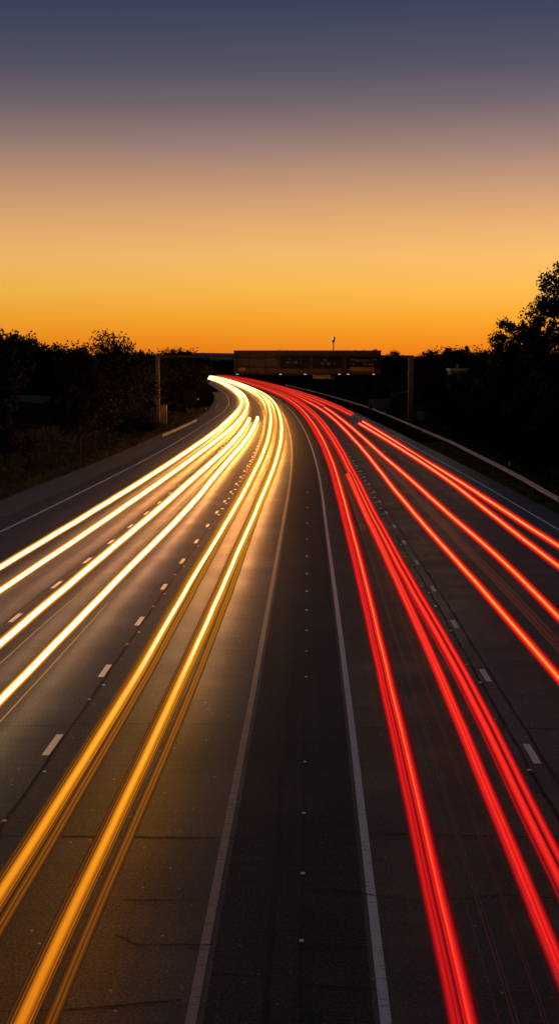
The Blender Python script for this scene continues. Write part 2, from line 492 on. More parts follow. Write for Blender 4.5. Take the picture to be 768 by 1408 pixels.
def white(core, w=1.0):
    a = .035 * w
    out = [(0, core, a)]
    for sg in (-1, 1):
        out += [(sg * 1.0 * a, 'a4', .28 * a), (sg * 1.26 * a, 'a3', .22 * a), (sg * 1.48 * a, 'a2', .19 * a), (sg * 1.68 * a, 'a1', .15 * a), (sg * 1.84 * a, 'a0', .13 * a)]
    return out


END = 880
trail('headlight_trail', 'long white headlight streak nearest the left shoulder line, outer of its pair', 'light trail', [(40, -10.3), (140, -10.7), (237, -10.3), (347, -9.1), (482, -8.5), (713, -6.9), (900, -6.5)], .65, 30, END, white('white_side', .95), GW)
trail('headlight_trail', 'long white headlight streak second from the left shoulder, inner of the outer pair', 'light trail', [(40, -9.15), (140, -9.35), (191, -8.9), (304, -8.0), (482, -7.3), (713, -6.0), (900, -5.6)], .65, 27, END, white('white_side', .95), GW)
trail('headlight_trail', 'white headlight streak with a blunt far end beside the second dashed line', 'light trail', [(30, -7.25), (111, -7.4), (237, -7.05)], .65, 22, 236, white('white_side', 1.12), GW)
trail('headlight_trail', 'white headlight streak with a blunt far end in mid carriageway, right one of two', 'light trail', [(29, -5.95), (74, -5.85), (111, -6.2), (244, -5.75)], .65, 20, 243, white('white_side', 1.12), GW)

cs = [(-.104, 'a0', .007), (-.089, 'a1', .008), (-.076, 'a0', .007), (-.063, 'a2', .009), (-.050, 'a1', .008), (-.036, 'a3', .010), (-.021, 'a4', .012), (.003, 'white_far', .028),
      (.027, 'a4', .012), (.041, 'a3', .010), (.053, 'a2', .008), (.064, 'a3', .008), (.075, 'a1', .008), (.086, 'a2', .006), (.096, 'a0', .006)]
trail('headlight_trail', 'broad headlight streak, amber close by, left of the pair by the median', 'light trail', [(14, -3.51), (26, -3.40), (73, -3.40), (191, -3.70), (304, -3.6), (482, -2.6), (700, -2.3), (900, -2.2)], .85, 5, END, cs, GW)
trail('headlight_trail', 'broad headlight streak, amber close by, nearest the median edge line', 'light trail', [(14, -2.54), (26, -2.43), (73, -2.30), (168, -2.20), (278, -2.05), (411, -1.5), (700, -1.2), (900, -1.2)], .85, 5, END, cs, GW)
dstr = [(-.058, 'a0', .012), (-.040, 'a1', .013), (-.020, 'a2', .014), (0, 'a1', .014), (.020, 'a2', .013), (.036, 'a1', .012), (.052, 'a0', .011)]
trail('fog_lamp_trail', 'dim amber streak running close beside the left of the two median headlight streaks', 'light trail', [(14, -3.28), (27, -3.19), (45, -3.20), (75, -3.33), (120, -3.52)], .80, 5, 125, dstr, GW, .5)
trail('fog_lamp_trail', 'dim amber streak running close beside the headlight streak nearest the median', 'light trail', [(14, -2.27), (27, -2.13), (45, -2.12), (75, -2.20), (120, -2.26)], .80, 5, 125, dstr, GW, .5)
thin = [(0, 'amber_thin', .011)]
trail('thin_light_trail', 'short thin amber streak right of the blunt ended white streaks at the left edge', 'light trail', [(24, -5.62), (28, -5.62), (41.5, -5.60)], .6, 20, 41.5, thin, GW, .5)
trail('thin_light_trail', 'long hair thin amber streak between the two blunt ended white streaks', 'light trail', [(33, -6.8), (71, -6.5), (120, -6.6)], .6, 22, 130, [(0, 'amber_thin', .008)], GW, .5)
trail('thin_light_trail', 'thin amber streak curving between white streaks beyond the blunt ends, left one', 'light trail', [(220, -5.5), (300, -5.2), (430, -4.2)], .6, 215, 430, [(0, 'amber_thin', .014)], GW, .5)
trail('thin_light_trail', 'thin amber streak curving between white streaks beyond the blunt ends, right one', 'light trail', [(260, -4.9), (330, -4.6), (500, -3.4)], .6, 290, 520, [(0, 'amber_thin', .012)], GW, .5)
trail('thin_light_trail', 'short thin amber streak joining the outer white pair at the bend', 'light trail', [(90, -6.9), (140, -6.0)], .6, 104, 150, thin, GW, .5)

# tail lights
def mk_(t): return [(o, 'r%d' % l, r) for o, l, r in t]
r1 = mk_([(-.142, 0, .010), (-.126, 1, .010), (-.110, 2, .011), (-.094, 3, .011), (-.078, 3, .011), (-.061, 2, .010), (-.045, 3, .011), (-.029, 2, .009), (-.013, 1, .009), (.003, 3, .010), (.020, 3, .012),
          (.038, 5, .013), (.056, 4, .012), (.073, 3, .010), (.089, 2, .010), (.105, 1, .010), (.121, 0, .010), (.138, 0, .009)])
r2 = mk_([(-.092, 0, .009), (-.077, 1, .010), (-.061, 2, .011), (-.044, 3, .012), (-.025, 4, .013), (-.004, 4, .013), (.016, 3, .012), (.034, 4, .012), (.052, 3, .011), (.067, 2, .010), (.081, 1, .009), (.094, 0, .008)])
r3 = mk_([(-.125, 0, .010), (-.109, 1, .010), (-.093, 2, .010), (-.078, 1, .009), (-.063, 2, .010), (-.046, 3, .012), (-.026, 4, .013), (-.005, 4, .013), (.014, 3, .011), (.029, 1, .008), (.041, 0, .007), (.054, 2, .009),
          (.069, 3, .011), (.086, 4, .012), (.103, 3, .011), (.118, 2, .009), (.131, 1, .008), (.143, 0, .007)])
r4 = mk_([(-.090, 0, .009), (-.076, 1, .010), (-.061, 2, .011), (-.045, 3, .012), (-.027, 4, .014), (0, 6, .021), (.028, 4, .014), (.046, 3, .012), (.062, 2, .011), (.077, 1, .010), (.091, 0, .009)])
trail('tail_light_trail', 'red tail light streak nearest the median edge line, twin stranded', 'light trail', [(12, 1.74), (29, 1.81), (61, 1.97), (107, 2.05), (298, 2.48), (480, 2.6), (900, 2.5)], .8, 5, END, r1, GR, .60)
trail('tail_light_trail', 'red tail light streak with a blunt far end, left of the dashed line', 'light trail', [(15, 2.88), (29, 2.97), (99, 2.86)], .8, 5, 99, r2, GR, .55)
trail('tail_light_trail', 'broad red tail light streak just left of the first dashed line', 'light trail', [(18, 3.37), (29, 3.42), (45, 3.25), (61, 3.2), (104, 3.15), (251, 3.9), (450, 4.1), (900, 4.0)], .8, 5, END, r3, GR, .55)
trail('tail_light_trail', 'red streak with an orange heart, left streak of the middle lane pair', 'light trail', [(30, 5.42), (63, 5.24), (91, 5.16), (150, 5.6), (251, 6.4), (450, 6.4), (900, 6.2)], .8, 12, END, r4, GR, .60)
trail('tail_light_trail', 'red streak hugging the second dashed line with a pink heart', 'light trail', [(37, 6.72), (52, 6.95), (71, 6.82), (123, 6.6), (298, 7.9)], .8, 14, 300, r4, GR, .60)
trail('tail_light_trail', 'plain red far streak ahead of the streak along the second dashed line', 'light trail', [(300, 8.2), (450, 8.1), (900, 7.8)], .8, 306, END, r2, GR, .55)
trail('tail_light_trail', 'red outer lane streak beginning under the gantry, left of its pair', 'light trail', [(48, 8.55), (85, 9.05), (138, 9.06), (212, 9.0)], .8, 20, 210, r4, GR, .60)
trail('tail_light_trail', 'red streak nearest the right shoulder line, beginning under the gantry', 'light trail', [(54, 9.65), (80, 9.72), (118, 9.5), (220, 10.05)], .8, 22, 218, r4, GR, .60)
trail('tail_light_trail', 'short red streak segment beside the outer lane pair near the gantry', 'light trail', [(118, 9.0), (220, 9.72)], .72, 136, 216, mk_([(0, 4, .03), (-.035, 2, .012), (.035, 2, .012)]), GR, .5)
trail('tail_light_trail', 'far red streak of the outer lane, nearest the right guardrail', 'light trail', [(253, 10.75), (396, 11.1), (900, 10.6)], .8, 253, END, r2, GR, .5)
trail('tail_light_trail', 'far red streak of the outer lane, left of the guardrail-side streak', 'light trail', [(250, 10.1), (396, 9.9), (900, 9.4)], .8, 247, END, r2, GR, .5)
trail('tail_light_trail', 'distant deep red streak filling the first lane before the bend', 'light trail', [(280, 5.4), (900, 5.2)], .8, 330, END, mk_([(0, 2, .04), (.08, 2, .03)]), GR, .6)

rng = random.Random(11)
fl = [(.15, .006), (.19, .0045), (.42, .005), (.45, .0035), (.70, .0035), (.02, .003), (.60, .003)]
trail('faint_tail_light_trail', 'bundle of hair thin faint red streaks between the first two red streaks', 'light trail', [(12, 2.05), (29, 2.10), (77, 2.26), (110, 2.3)], .8, 5, 112, [(o, 'red_faint', r) for o, r in fl], GR, .10)
trail('faint_tail_light_trail', 'broad faint brownish red streak in the middle lane between two orange hearted streaks', 'light trail', [(30, 6.0), (88, 6.05), (140, 6.0)], .8, 14, 140, [(o, 'red_faint', r) for o, r in ((-.05, .014), (-.01, .01), (.03, .016), (.08, .008), (.11, .006))], GR, .4)
trail('faint_tail_light_trail', 'faint brownish streak just left of the first dashed line near the broad red streak', 'light trail', [(12, 2.55), (60, 2.5), (100, 2.45), (200, 2.9), (300, 3.2)], .8, 60, 300, [(o, 'red_faint', r) for o, r in ((-.03, .012), (.02, .012), (.06, .009))], GR, .5)

# the lamps of cars only just coming round the bend
for i, (px, d, h, r, lab) in enumerate(((-52.2, 850, 3.6, .75, 'bright white headlight at the far end of the outer white streaks'),
                                        (-49.0, 835, 3.6, .55, 'bright white headlight at the far bend, right of the brightest one'),
                                        (-53.5, 800, 4.1 - 4.6, .5, 'pale distant headlight peeping left of the far bend'))):
    mb = MB(); z = H - 4.0 + h * .2
    if i == 2: continue
    mb.tube([(px, d, z), (px + .3, d - 1.2, z), (px + .5, d - 2.0, z)], [r * .5, r, r * .4], 8)
    tag(mb.build('headlight', 'white_far', smooth_=True), lab, 'headlight', 'headlights at the far bend')

# ------------------------------------------------------------------ road studs
stud_mesh = None


def stud(u, Y, mat, label, group, s=1.0):
    mb = MB(); w, l, h = .06 * s, .05 * s, .03 * s
    p = rp(u, Y, .012)
    o = None
    key = 'stud_' + mat
    if key not in bpy.data.meshes:
        m2 = MB()
        lo = [(-.06, -.055, 0), (.06, -.055, 0), (.06, .055, 0), (-.06, .055, 0)]
        hi = [(-.045, -.03, .03), (.045, -.03, .03), (.045, .03, .03), (-.045, .03, .03)]
        m2.poly(hi); m2.poly(lo[::-1])
        for k in range(4):
            k2 = (k + 1) % 4; m2.poly([lo[k], lo[k2], hi[k2], hi[k]])
        o = m2.build('road_stud', mat); o.data.name = key
    else:
        o = bpy.data.objects.new('road_stud', bpy.data.meshes[key]); C.objects.link(o)
    o.location = p; o.scale = (s, s * 1.2, s); o.rotation_euler.z = rng.uniform(-.2, .2)
    return tag(o, label, 'road stud', group)


for Y in (17.6, 20.1, 23.0, 26.2, 33.9, 37.2, 40.3, 43.9, 48, 52.5, 58, 64.5, 72, 81, 92):
    stud(.14, Y, 'reflector', 'small pale reflective stud on the dark central median seam', 'studs along the median seam', .5 if Y < 40 else .7)
for k in range(34):
    Y = 25.6 + k * 7.25 + rng.uniform(-.2, .2)
    stud(-4.52, Y, 'reflector', 'small pale stud beside the first dashed line left of the median', 'studs along the left dashed line', .55 if Y < 70 else 1.1)
    if k < 5: stud(-4.62, Y - rng.uniform(1.5, 3), 'amber_reflector', 'tiny amber stud between dashes left of the median', 'amber studs on the left line', .6)
    if Y > 75: stud(-4.55, Y + 3.6, 'reflector', 'small pale stud beside the first dashed line left of the median', 'studs along the left dashed line', 1.25)
for k in range(34):
    Y = 25.9 + k * 7.3 + rng.uniform(-.2, .2)
    stud(4.18, Y, 'reflector', 'small pale stud beside the first dashed line right of the median', 'studs along the right dashed line', .6 if Y < 70 else 1.1)
    if k < 6: stud(3.98 + rng.uniform(0, .3), Y + rng.uniform(1.5, 5), 'reflector', 'tiny pale stud between dashes right of the median', 'loose studs on the right line', .6)
    if Y > 75: stud(4.22, Y + 3.6, 'reflector', 'small pale stud beside the first dashed line right of the median', 'studs along the right dashed line', 1.25)
for k in range(20):
    Y = 47.5 + k * 7.9
    stud(7.62, Y, 'reflector', 'small pale stud along the second dashed line by the middle red streaks', 'studs along the outer right dashed line', .9 if Y < 90 else 1.2)
stud(8.2, 146, 'amber_reflector', 'single large amber stud alone in the outer right lane', 'amber lane stud', 2.8)

# ------------------------------------------------------------------ guardrails
def guardrail(label, uf, y0, y1, hgt, spacing, endcurve=0, gal='galv'):
    root = thing('guardrail', rp(uf(y0), y0, -.07), label, 'guardrail')
    mb = MB(); yy = steps(y0, y1, .0, 2.0)
    prof = [(0, .0), (.05, .025), (.05, .085), (0, .115), (-.015, .155), (0, .195), (.05, .225), (.05, .285), (0, .31)]
    sgn = -1 if uf(y0) > 0 else 1          # corrugations face the traffic
    for a, b in zip(yy, yy[1:]):
        sink = lambda y: -.45 * smooth(8, 0, y - y0) if endcurve else 0
        ja, jb = (.02 * noise.noise(Vector((v * .11, 9, 0))) for v in (a, b))
        for (d0, z0), (d1, z1) in zip(prof, prof[1:]):
            for back in (0, 1):
                e = .006 * back
                q = [rp(uf(a) + sgn * (d0 - e) + ja, a, hgt - .31 + z0 + sink(a)), rp(uf(b) + sgn * (d0 - e) + jb, b, hgt - .31 + z0 + sink(b)),
                     rp(uf(b) + sgn * (d1 - e) + jb, b, hgt - .31 + z1 + sink(b)), rp(uf(a) + sgn * (d1 - e) + ja, a, hgt - .31 + z1 + sink(a))]
                mb.poly(q if back else q[::-1])
    mb.build('rail_beam', gal, root, False)
    y = y0 + 1; pm = None
    cnt = 0
    while y < y1 and cnt < 95:
        p = rp(uf(y) - sgn * .10, y, 0)
        if pm is None:
            m2 = MB(); m2.box((p.x, p.y, p.z + hgt / 2 - .1), (.12, .10, hgt + .1)); m2.box((p.x + sgn * .055, p.y, p.z + hgt - .17), (.07, .14, .22))
            pm = m2.build('post', 'post', root); p0 = p
        else:
            o = pm.copy(); C.objects.link(o); o.parent = root; o.location = p - p0
        y += spacing; cnt += 1
    return root


guardrail('long grey corrugated guardrail along the right verge below the tall trees', rail_u, 55, 600, .72, 6.0)
guardrail('short pale guardrail section on the left verge at the foot of the gantry post', lin([(170, -16.3), (230, -15.3)]), 172, 229, .72, 4.0, gal='galv_darkened')
guardrail('far stub of pale guardrail curving round the left bend', lin([(300, -14.5), (345, -15.0), (385, -15.6)]), 302, 384, .72, 5.0, gal='galv_darkened')

# ------------------------------------------------------------------ gantry
GY = 215.0; K = GY / 2000.0
gx = lambda px: (px - 384) * K
gzz = lambda py: H + (510 - py) * K
root = thing('sign_gantry', (gx(217), GY, gz(gx(217), GY)), 'wide dark sign gantry spanning the whole motorway on two posts', 'gantry')
for px in (217.5, 563.5):
    g = gz(gx(px), GY) - .2; mb = MB()
    top = gzz(489)
    w = .74 if px > 400 else .52
    mb.box((gx(px), GY, (g + top) / 2), (w, .6, top - g))
    mb.box((gx(px) + w / 2 - .06, GY - .32, (g + top) / 2), (.10, .06, top - g))         # flange
    mb.box((gx(px) - w / 2 + .06, GY - .32, (g + top) / 2), (.10, .06, top - g))
    mb.box((gx(px), GY, g + .3), (w + .5, 1.1, .5))
    mb.build('gantry_post', 'post', root)
mb = MB()
bx0, bx1 = gx(322), gx(522)
for a, b in ((gx(217) - .25, bx0), (bx1, gx(563.5) + .35)):
    mb.box(((a + b) / 2, GY, gzz(490.2)), (b - a, .5, .30))
mb.build('cross_beam', 'gantry', root)
zt, zb = gzz(482.3), gzz(515.5)
mb = MB(); mb.box(((bx0 + bx1) / 2, GY, (zt + zb) / 2), (bx1 - bx0, 1.3, zt - zb))
box_o = mb.build('sign_box', 'gantry', root)
fy = GY - .65
mb = MB()
for px in (326, 343, 365, 381.5, 425, 470.5):
    mb.box((gx(px), fy - .05, (zt + zb) / 2), (.16, .10, zt - zb - .3))
for py in (484.0, 492, 505, 514.6):
    mb.box(((gx(323) + gx(381)) / 2, fy - .03, gzz(py)), (gx(381) - gx(323), .06, .13))
mb.box(((bx0 + bx1) / 2, fy - .07, zt - .07), (bx1 - bx0 + .1, .16, .16)); mb.box(((bx0 + bx1) / 2, fy - .07, zb + .05), (bx1 - bx0 + .06, .16, .12))
mb.build('frame_rib', 'gantry_dark', root)
# the three message panels, with what can be made out of their lettering
rng = random.Random(3)


def glyph(mb, x, z, w, h, y):
    """one illegible blocky character: a few strokes"""
    t = h * .22
    if rng.random() < .8: mb.box((x - w * .36, y, z), (t, .02, h))
    for dz in (-.39, 0, .39):
        if rng.random() < .6: mb.box((x, y - .012, z + dz * h), (w * .8, .02, t))
    if rng.random() < .4: mb.box((x + w * .36, y, z), (t, .02, h))


for a, b, rows in ((384.5, 423.5, [(493.5, 396, 400, 3), (498.7, 393, 416, 9)]), (428.5, 467.5, [(495.3, 440.5, 449, 4), (500, 440, 460, 7)]),
                   (474.5, 520, [(494.4, 481, 485, 2), (494.4, 512, 516, 2), (496, 486, 511, 12), (501, 483, 488, 3), (501, 493, 512, 8)])):
    mb = MB(); z0, z1 = gzz(507), gzz(490.5)
    mb.box(((gx(a) + gx(b)) / 2, fy - .09, (z0 + z1) / 2), (gx(b) - gx(a), .18, z1 - z0))
    p = mb.build('message_panel', 'panel', root)
    mb = MB()
    for py, c, d, nchar in rows:
        cw = (gx(d) - gx(c)) / nchar
        for i in range(nchar):
            if rng.random() < .85: glyph(mb, gx(c) + cw * (i + .5), gzz(py), cw * .8, min(.34, cw * 1.3), fy - .195)
    o = mb.build('lettering', 'letter', root); o.parent = p
mb = MB(); mb.box(((gx(480) + gx(513)) / 2, fy - .13, gzz(507.8)), (gx(513) - gx(480), .26, gzz(504.9) - gzz(510.6)))
o = mb.build('yellow_strip', 'yellow_strip', root); o['label'] = 'dull yellow strip under the right-hand message panel'
mb = MB(); mb.box(((gx(328) + gx(338)) / 2, fy - .075, gzz(507.8)), (gx(337) - gx(328), .05, .45))
o = mb.build('yellow_plate', 'yellow_strip', root); o['label'] = 'small dull yellow plate low on the left part of the box'
mb = MB(); mb.box(((gx(429) + gx(454)) / 2, fy + .1, gzz(515.2)), (gx(454) - gx(429), .12, 0.55))
mb = MB(); mb.box(((gx(429.5) + gx(454)) / 2, fy + .12, zb - .28), (gx(454) - gx(429.5), .08, .54))
mb.build('hanging_plate', 'grey_plate', root)
for px, mat in ((326.5, 'lamp_cool'), (385.5, 'lamp_cool'), (419, 'lamp_warm'), (465.5, 'lamp_warm'), (477.5, 'lamp_cool'), (512, 'lamp_warm')):
    mb = MB(); mb.box((gx(px), fy - .22, zb + .10), (.34, .16, .13)); mb.build('marker_lamp', mat, root)

# ------------------------------------------------------------------ mast behind the gantry
my = 420.0; mx = (457.5 - 384) * my / 2000
mb = MB(); g = gz(mx, my); t = H + (510 - 463.5) * my / 2000
root = thing('lighting_mast', (mx, my, g), 'slim tall mast with a lit lamp head rising behind the gantry', 'street lamp')
mb.tube([(mx, my, g - .2), (mx, my, t - 1.4)], [.20, .13], 8); mb.build('pole', 'post', root, True)
mb = MB(); mb.tube([(mx, my, t - 1.7), (mx, my, t - 1.2), (mx, my, t - .9)], [.2, .42, .35], 10); mb.build('lamp_collar', 'post', root, True)
mb = MB(); mb.box((mx + .22, my, t - .45), (.5, .5, .9)); mb.build('lamp_housing', 'post', root)
mb = MB(); mb.box((mx - .20, my - .3, t - .45), (.36, .3, .75)); mb.build('lamp_head', 'lamp_white', root)


# ------------------------------------------------------------------ small roadside things
def at_px(px, Y): return (px - 384) * Y / 2000.0 * 1.0


def zpx(py, Y): return H + (510 - py) * Y / 2000.0


# blue direction sign, two boards
Y = 250; x0, x1 = at_px(506, Y), at_px(535, Y); xm = at_px(514.5, Y)
g = gz((x0 + x1) / 2, Y)
root = thing('road_sign', ((x0 + x1) / 2, Y, g), 'wide dull blue direction sign of two boards behind the right guardrail', 'road sign')
za, zb_ = zpx(548.5, Y), zpx(561.5, Y)
mb = MB(); mb.box(((x0 + xm) / 2, Y, (za + zb_) / 2), (xm - x0, .06, za - zb_)); b = mb.build('sign_board', 'blue_sign', root); b['label'] = 'narrow blue board on the left'
mb = MB(); mb.box(((xm + x1) / 2 + .06, Y - .01, (za + zb_) / 2), (x1 - xm - .1, .06, (za - zb_) * .92)); b = mb.build('sign_board', 'blue_sign', root); b['label'] = 'wide blue board on the right'
mb = MB()
for k in range(5): mb.box(((xm + x1) / 2 + .06, Y - .05, zb_ + .28 + k * .27), (x1 - xm - .6, .02, .06))
mb.box(((x0 + xm) / 2 - .1, Y - .042, zb_ + .38), (.3, .02, .34))
o = mb.build('sign_lettering', 'panel', root); o.parent = b; 
for x in (x0 + .5, x1 - .6):
    mb = MB(); mb.tube([(x, Y + .1, g - .8), (x, Y + .1, za - .05)], .06, 8); mb.build('post', 'post', root, True)

# small blue sign on one post by the right gantry post
Y = 192; x = at_px(577.3, Y); g = gz(x, Y)
root = thing('road_sign', (x, Y, g), 'small square blue sign on a thin post right of the gantry post', 'road sign')
mb = MB(); mb.box((x, Y, zpx(571, Y)), (.98, .05, 1.15)); b = mb.build('sign_board', 'blue_sign', root)
mb = MB()
for k, w in enumerate((.7, .55, .7, .6)): mb.box((x, Y - .035, zpx(571, Y) + .36 - k * .24), (w, .02, .07))
o = mb.build('sign_lettering', 'letter', root); o.parent = b
mb = MB(); mb.tube([(x, Y + .07, g - .4), (x, Y + .07, zpx(566, Y))], .05, 8); mb.build('post', 'post', root, True)

# dark blue sign backs, left bank
Y = 275; x = at_px(261, Y); g = gz(x, Y)
root = thing('road_sign', (x, Y, g), 'dark blue twin sign boards among the grass on the left bank', 'road sign')
for px in (256.5, 266):
    mb = MB(); mb.box((at_px(px, Y), Y, zpx(549, Y)), (1.0, .06, 3.0)); mb.build('sign_board', 'panel', root)
    mb = MB(); mb.tube([(at_px(px, Y), Y + .1, gz(at_px(px, Y), Y) - .3), (at_px(px, Y), Y + .1, zpx(543, Y))], .06, 8); mb.build('post', 'post', root, True)

# ochre cabinet beside the left gantry post
Y = 209; x = at_px(225.5, Y); g = gz(x, Y); t = zpx(557.5, Y)
root = thing('roadside_cabinet', (x, Y, g), 'weathered ochre roadside cabinet beside the left gantry post', 'cabinet')
mb = MB(); mb.box((x, Y, (g + t) / 2 + .25), (.86, .6, t - g - .5)); mb.build('cabinet_body', 'cabinet', root)
mb = MB(); mb.box((x, Y, t + .05), (1.0, .75, .10)); mb.build('cabinet_roof', 'post', root)
mb = MB(); mb.box((x, Y, g + .2), (1.0, .7, .55)); mb.build('plinth', 'grey_plate', root)
mb = MB(); mb.box((x, Y - .315, (g + t) / 2 + .3), (.7, .03, (t - g) * .55)); d = mb.build('door', 'cabinet', root)
mb = MB(); mb.box((x + .25, Y - .35, (g + t) / 2 + .2), (.05, .05, .2)); h_ = mb.build('handle', 'post', root); h_.parent = d


def marker(px, Y, py, mat, label, tall=.9):
    x = at_px(px, Y); g = gz(x, Y)
    root = thing('marker_post', (x, Y, g), label, 'marker post')
    zt_ = max(g + .35, zpx(py, Y))
    mb = MB(); mb.tube([(x, Y, g - .2), (x, Y, zt_ - .2)], .045, 6); mb.build('post', 'post', root)
    mb = MB(); mb.box((x, Y - .05, zt_), (.16, .05, .34)); mb.build('reflector', mat, root)


marker(700, 118, 646, 'reflector', 'marker post with pale reflector behind the right guardrail under the trees')
marker(528, 262, 566, 'amber_reflector', 'marker post with yellow reflector under the wide blue sign')
marker(283.5, 292, 561.5, 'reflector', 'white marker post on the left verge near the bend')
marker(272.7, 320, 548.5, 'reflector', 'faint white marker post higher on the left bank')
marker(60, 150, 600, 'post', 'dark low marker post in the grass of the left bank')

# pale low building among trees on the right, small house far left
Y = 262; x0, x1 = at_px(617, Y), at_px(652, Y); zt_ = zpx(508, Y); g = gz((x0 + x1) / 2, Y)
root = thing('flat_roofed_building', ((x0 + x1) / 2, Y + 3, g), 'low pale flat roofed building half hidden in the trees on the right', 'building')
mb = MB(); mb.box(((x0 + x1) / 2, Y + 3, (g + zt_) / 2 - .4), (x1 - x0 - .3, 5.6, zt_ - g + .4)); w_ = mb.build('wall', 'white_wall', root)
mb = MB(); mb.box(((x0 + x1) / 2, Y + 3, zt_), (x1 - x0, 6.2, .4)); r_ = mb.build('roof', 'roof', root)
mb = MB(); mb.tube([(at_px(628, Y), Y + 1, zt_ + .1), (at_px(628, Y), Y + 1, zt_ + .95)], .16, 8); c_ = mb.build('chimney', 'roof', root); c_.parent = r_
for k in range(3):
    mb = MB(); mb.box((x0 + 1.0 + k * 1.2, Y + .17, zt_ - 1.0), (.7, .06, .7)); mb.build('window', 'panel', root)
Y = 330; xh = at_px(207, Y); zt_ = zpx(505, Y); g = gz(xh, Y)
root = thing('small_house', (xh, Y, g), 'tiny pale house glimpsed between trees left of the gantry beam', 'house')
mb = MB(); mb.box((xh, Y, (g + zt_) / 2 - .3), (3.6, 3, zt_ - g - .2)); mb.build('wall', 'white_wall', root)
mb = MB()
for s in (-1, 1): mb.poly([(xh - 2, Y - 1.8 * 1, zt_ - .4), (xh + 2, Y - 1.8, zt_ - .4), (xh + 2, Y, zt_ + .5), (xh - 2, Y, zt_ + .5)] if s < 0 else [(xh + 2, Y + 1.8, zt_ - .4), (xh - 2, Y + 1.8, zt_ - .4), (xh - 2, Y, zt_ + .5), (xh + 2, Y, zt_ + .5)])
mb.build('roof', 'post', root)
for s in (-.9, .9):
    mb = MB(); mb.box((xh + s, Y - 1.53, zt_ - .9), (.7, .05, .6)); mb.build('window', 'window_lit', root)


# ------------------------------------------------------------------ trees
def crown_mesh(rng, h, cb, w, shape, nb, nl, leaf, bsize=.17):
    """leaf faces in clumps spread through the crown; clump centres returned for the limbs"""
    mb = MB(); cents = []; seed_ = h * 3.7
    for i in range(nb):
        for _ in range(30):
            t = rng.random()
            if shape == 'round': r = math.sin(math.pi * min(1, (t * .88 + .08))) ** .6
            elif shape == 'cone': r = (1 - t) ** .8 + .05
            elif shape == 'column': r = .55 + .45 * math.sin(math.pi * min(1, t * .9 + .1)) - .35 * t
            elif shape == 'tall': r = (.80 + .25 * math.sin(t * 9 + seed_) ) * (1 if t < .82 else max(.1, 1 - ((t - .82) / .18) ** 2 * .85))
            elif shape == 'bush': r = math.sqrt(max(0, 1 - t * t)) * .95 + .05
            else: r = (.55 + .45 * math.sin(math.pi * t)) * (1 if t < .75 else (1 - t) * 3 + .25)      # ragged
            if rng.random() < r: break
        a = rng.uniform(0, 2 * math.pi); q = math.sqrt(rng.random()) * .93
        lob = 1 + .22 * math.sin(a * 3 + h) * math.sin(t * 7 + w)
        br = w * bsize * rng.uniform(.55, 1.25)
        rad = r * (w / 2) * q * lob
        c = Vector((math.cos(a) * rad, math.sin(a) * rad, cb + (h - cb) * (t * .94 + .02)))
        cents.append(c)
        for _ in range(nl):
            d = Vector((rng.gauss(0, 1), rng.gauss(0, 1), rng.gauss(0, .8)))
            d.normalize(); p = c + d * br * (rng.random() ** .5)
            s = leaf * rng.uniform(.6, 1.35)
            x = Vector((rng.gauss(0, 1), rng.gauss(0, 1), rng.gauss(0, 1))).normalized()
            y = x.orthogonal().normalized(); y = (y * math.cos(rng.random() * 6) + x.cross(y) * math.sin(rng.random() * 6)).normalized()
            b = len(mb.v)
            mb.v += [tuple(p - x * s * .5), tuple(p + y * s * .34), tuple(p + x * s * .5), tuple(p - y * s * .34)]
            mb.f.append((b, b + 1, b + 2, b + 3)); mb.uv += [(0, 0)] * 4
    return mb, cents


def tree(name, X, Y, z, h, cb, w, shape, nb, nl, leaf, mat, label, cat, seed, group=None, bsize=.17, trunk=.16, limbs=14):
    rng = random.Random(seed)
    root = thing(name, (X, Y, z), label, cat, group)
    cm, cents = crown_mesh(rng, h, cb, w, shape, nb, nl, leaf, bsize)
    root['_w'] = (0, 0, 0)
    cm.build('crown', mat, root)
    tm = MB(); lean = rng.uniform(-.3, .3)
    tp = lambda t: Vector((lean * t, .2 * math.sin(t * 3 + seed), -.3 + (h * .86 + .3) * t))
    tm.tube([tp(i / 8) for i in range(9)], [trunk * (1.5 if i == 0 else 1) * (1 - .85 * i / 8) + .02 for i in range(9)], 8)
    for c in rng.sample(cents, min(limbs, len(cents))):
        t0 = max(.12, min(.9, (c.z * .72) / (h * .86)))
        a = tp(t0); m = a.lerp(c, .55) + Vector((rng.gauss(0, .15), rng.gauss(0, .15), .12 * h * rng.random() * .5))
        tm.tube([a, m, c], [trunk * .42 * (1 - t0 * .6), trunk * .25 * (1 - t0 * .5), .015], 5)
    tm.build('trunk', 'bark', root, True)
    del root['_w']
    return root


def ptree(name, px, Y, ptop, w, shape, nb, nl, leaf, mat, label, cat, seed, cbf=.2, **kw):
    X = at_px(px, Y); z = gz(X, Y) - .05
    h = zpx(ptop, Y) - z
    return tree(name, X, Y, z, h, h * cbf, w, shape, nb, nl, leaf, mat, label, cat, seed, **kw)


# near trees, left
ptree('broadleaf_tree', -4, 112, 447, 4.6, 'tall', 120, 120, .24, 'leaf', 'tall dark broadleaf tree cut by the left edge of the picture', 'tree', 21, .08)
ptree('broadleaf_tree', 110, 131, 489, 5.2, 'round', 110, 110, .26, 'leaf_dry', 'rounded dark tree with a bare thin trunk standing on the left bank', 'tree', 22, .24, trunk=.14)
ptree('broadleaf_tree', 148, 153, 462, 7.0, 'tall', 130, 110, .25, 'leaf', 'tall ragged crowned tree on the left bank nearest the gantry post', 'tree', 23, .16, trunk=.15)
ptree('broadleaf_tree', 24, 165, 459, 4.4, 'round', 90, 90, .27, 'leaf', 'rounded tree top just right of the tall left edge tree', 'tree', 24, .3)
ptree('broadleaf_tree', 186, 205, 492, 6.5, 'round', 90, 80, .34, 'leaf', 'low dense tree left of the left gantry post', 'tree', 25, .08)
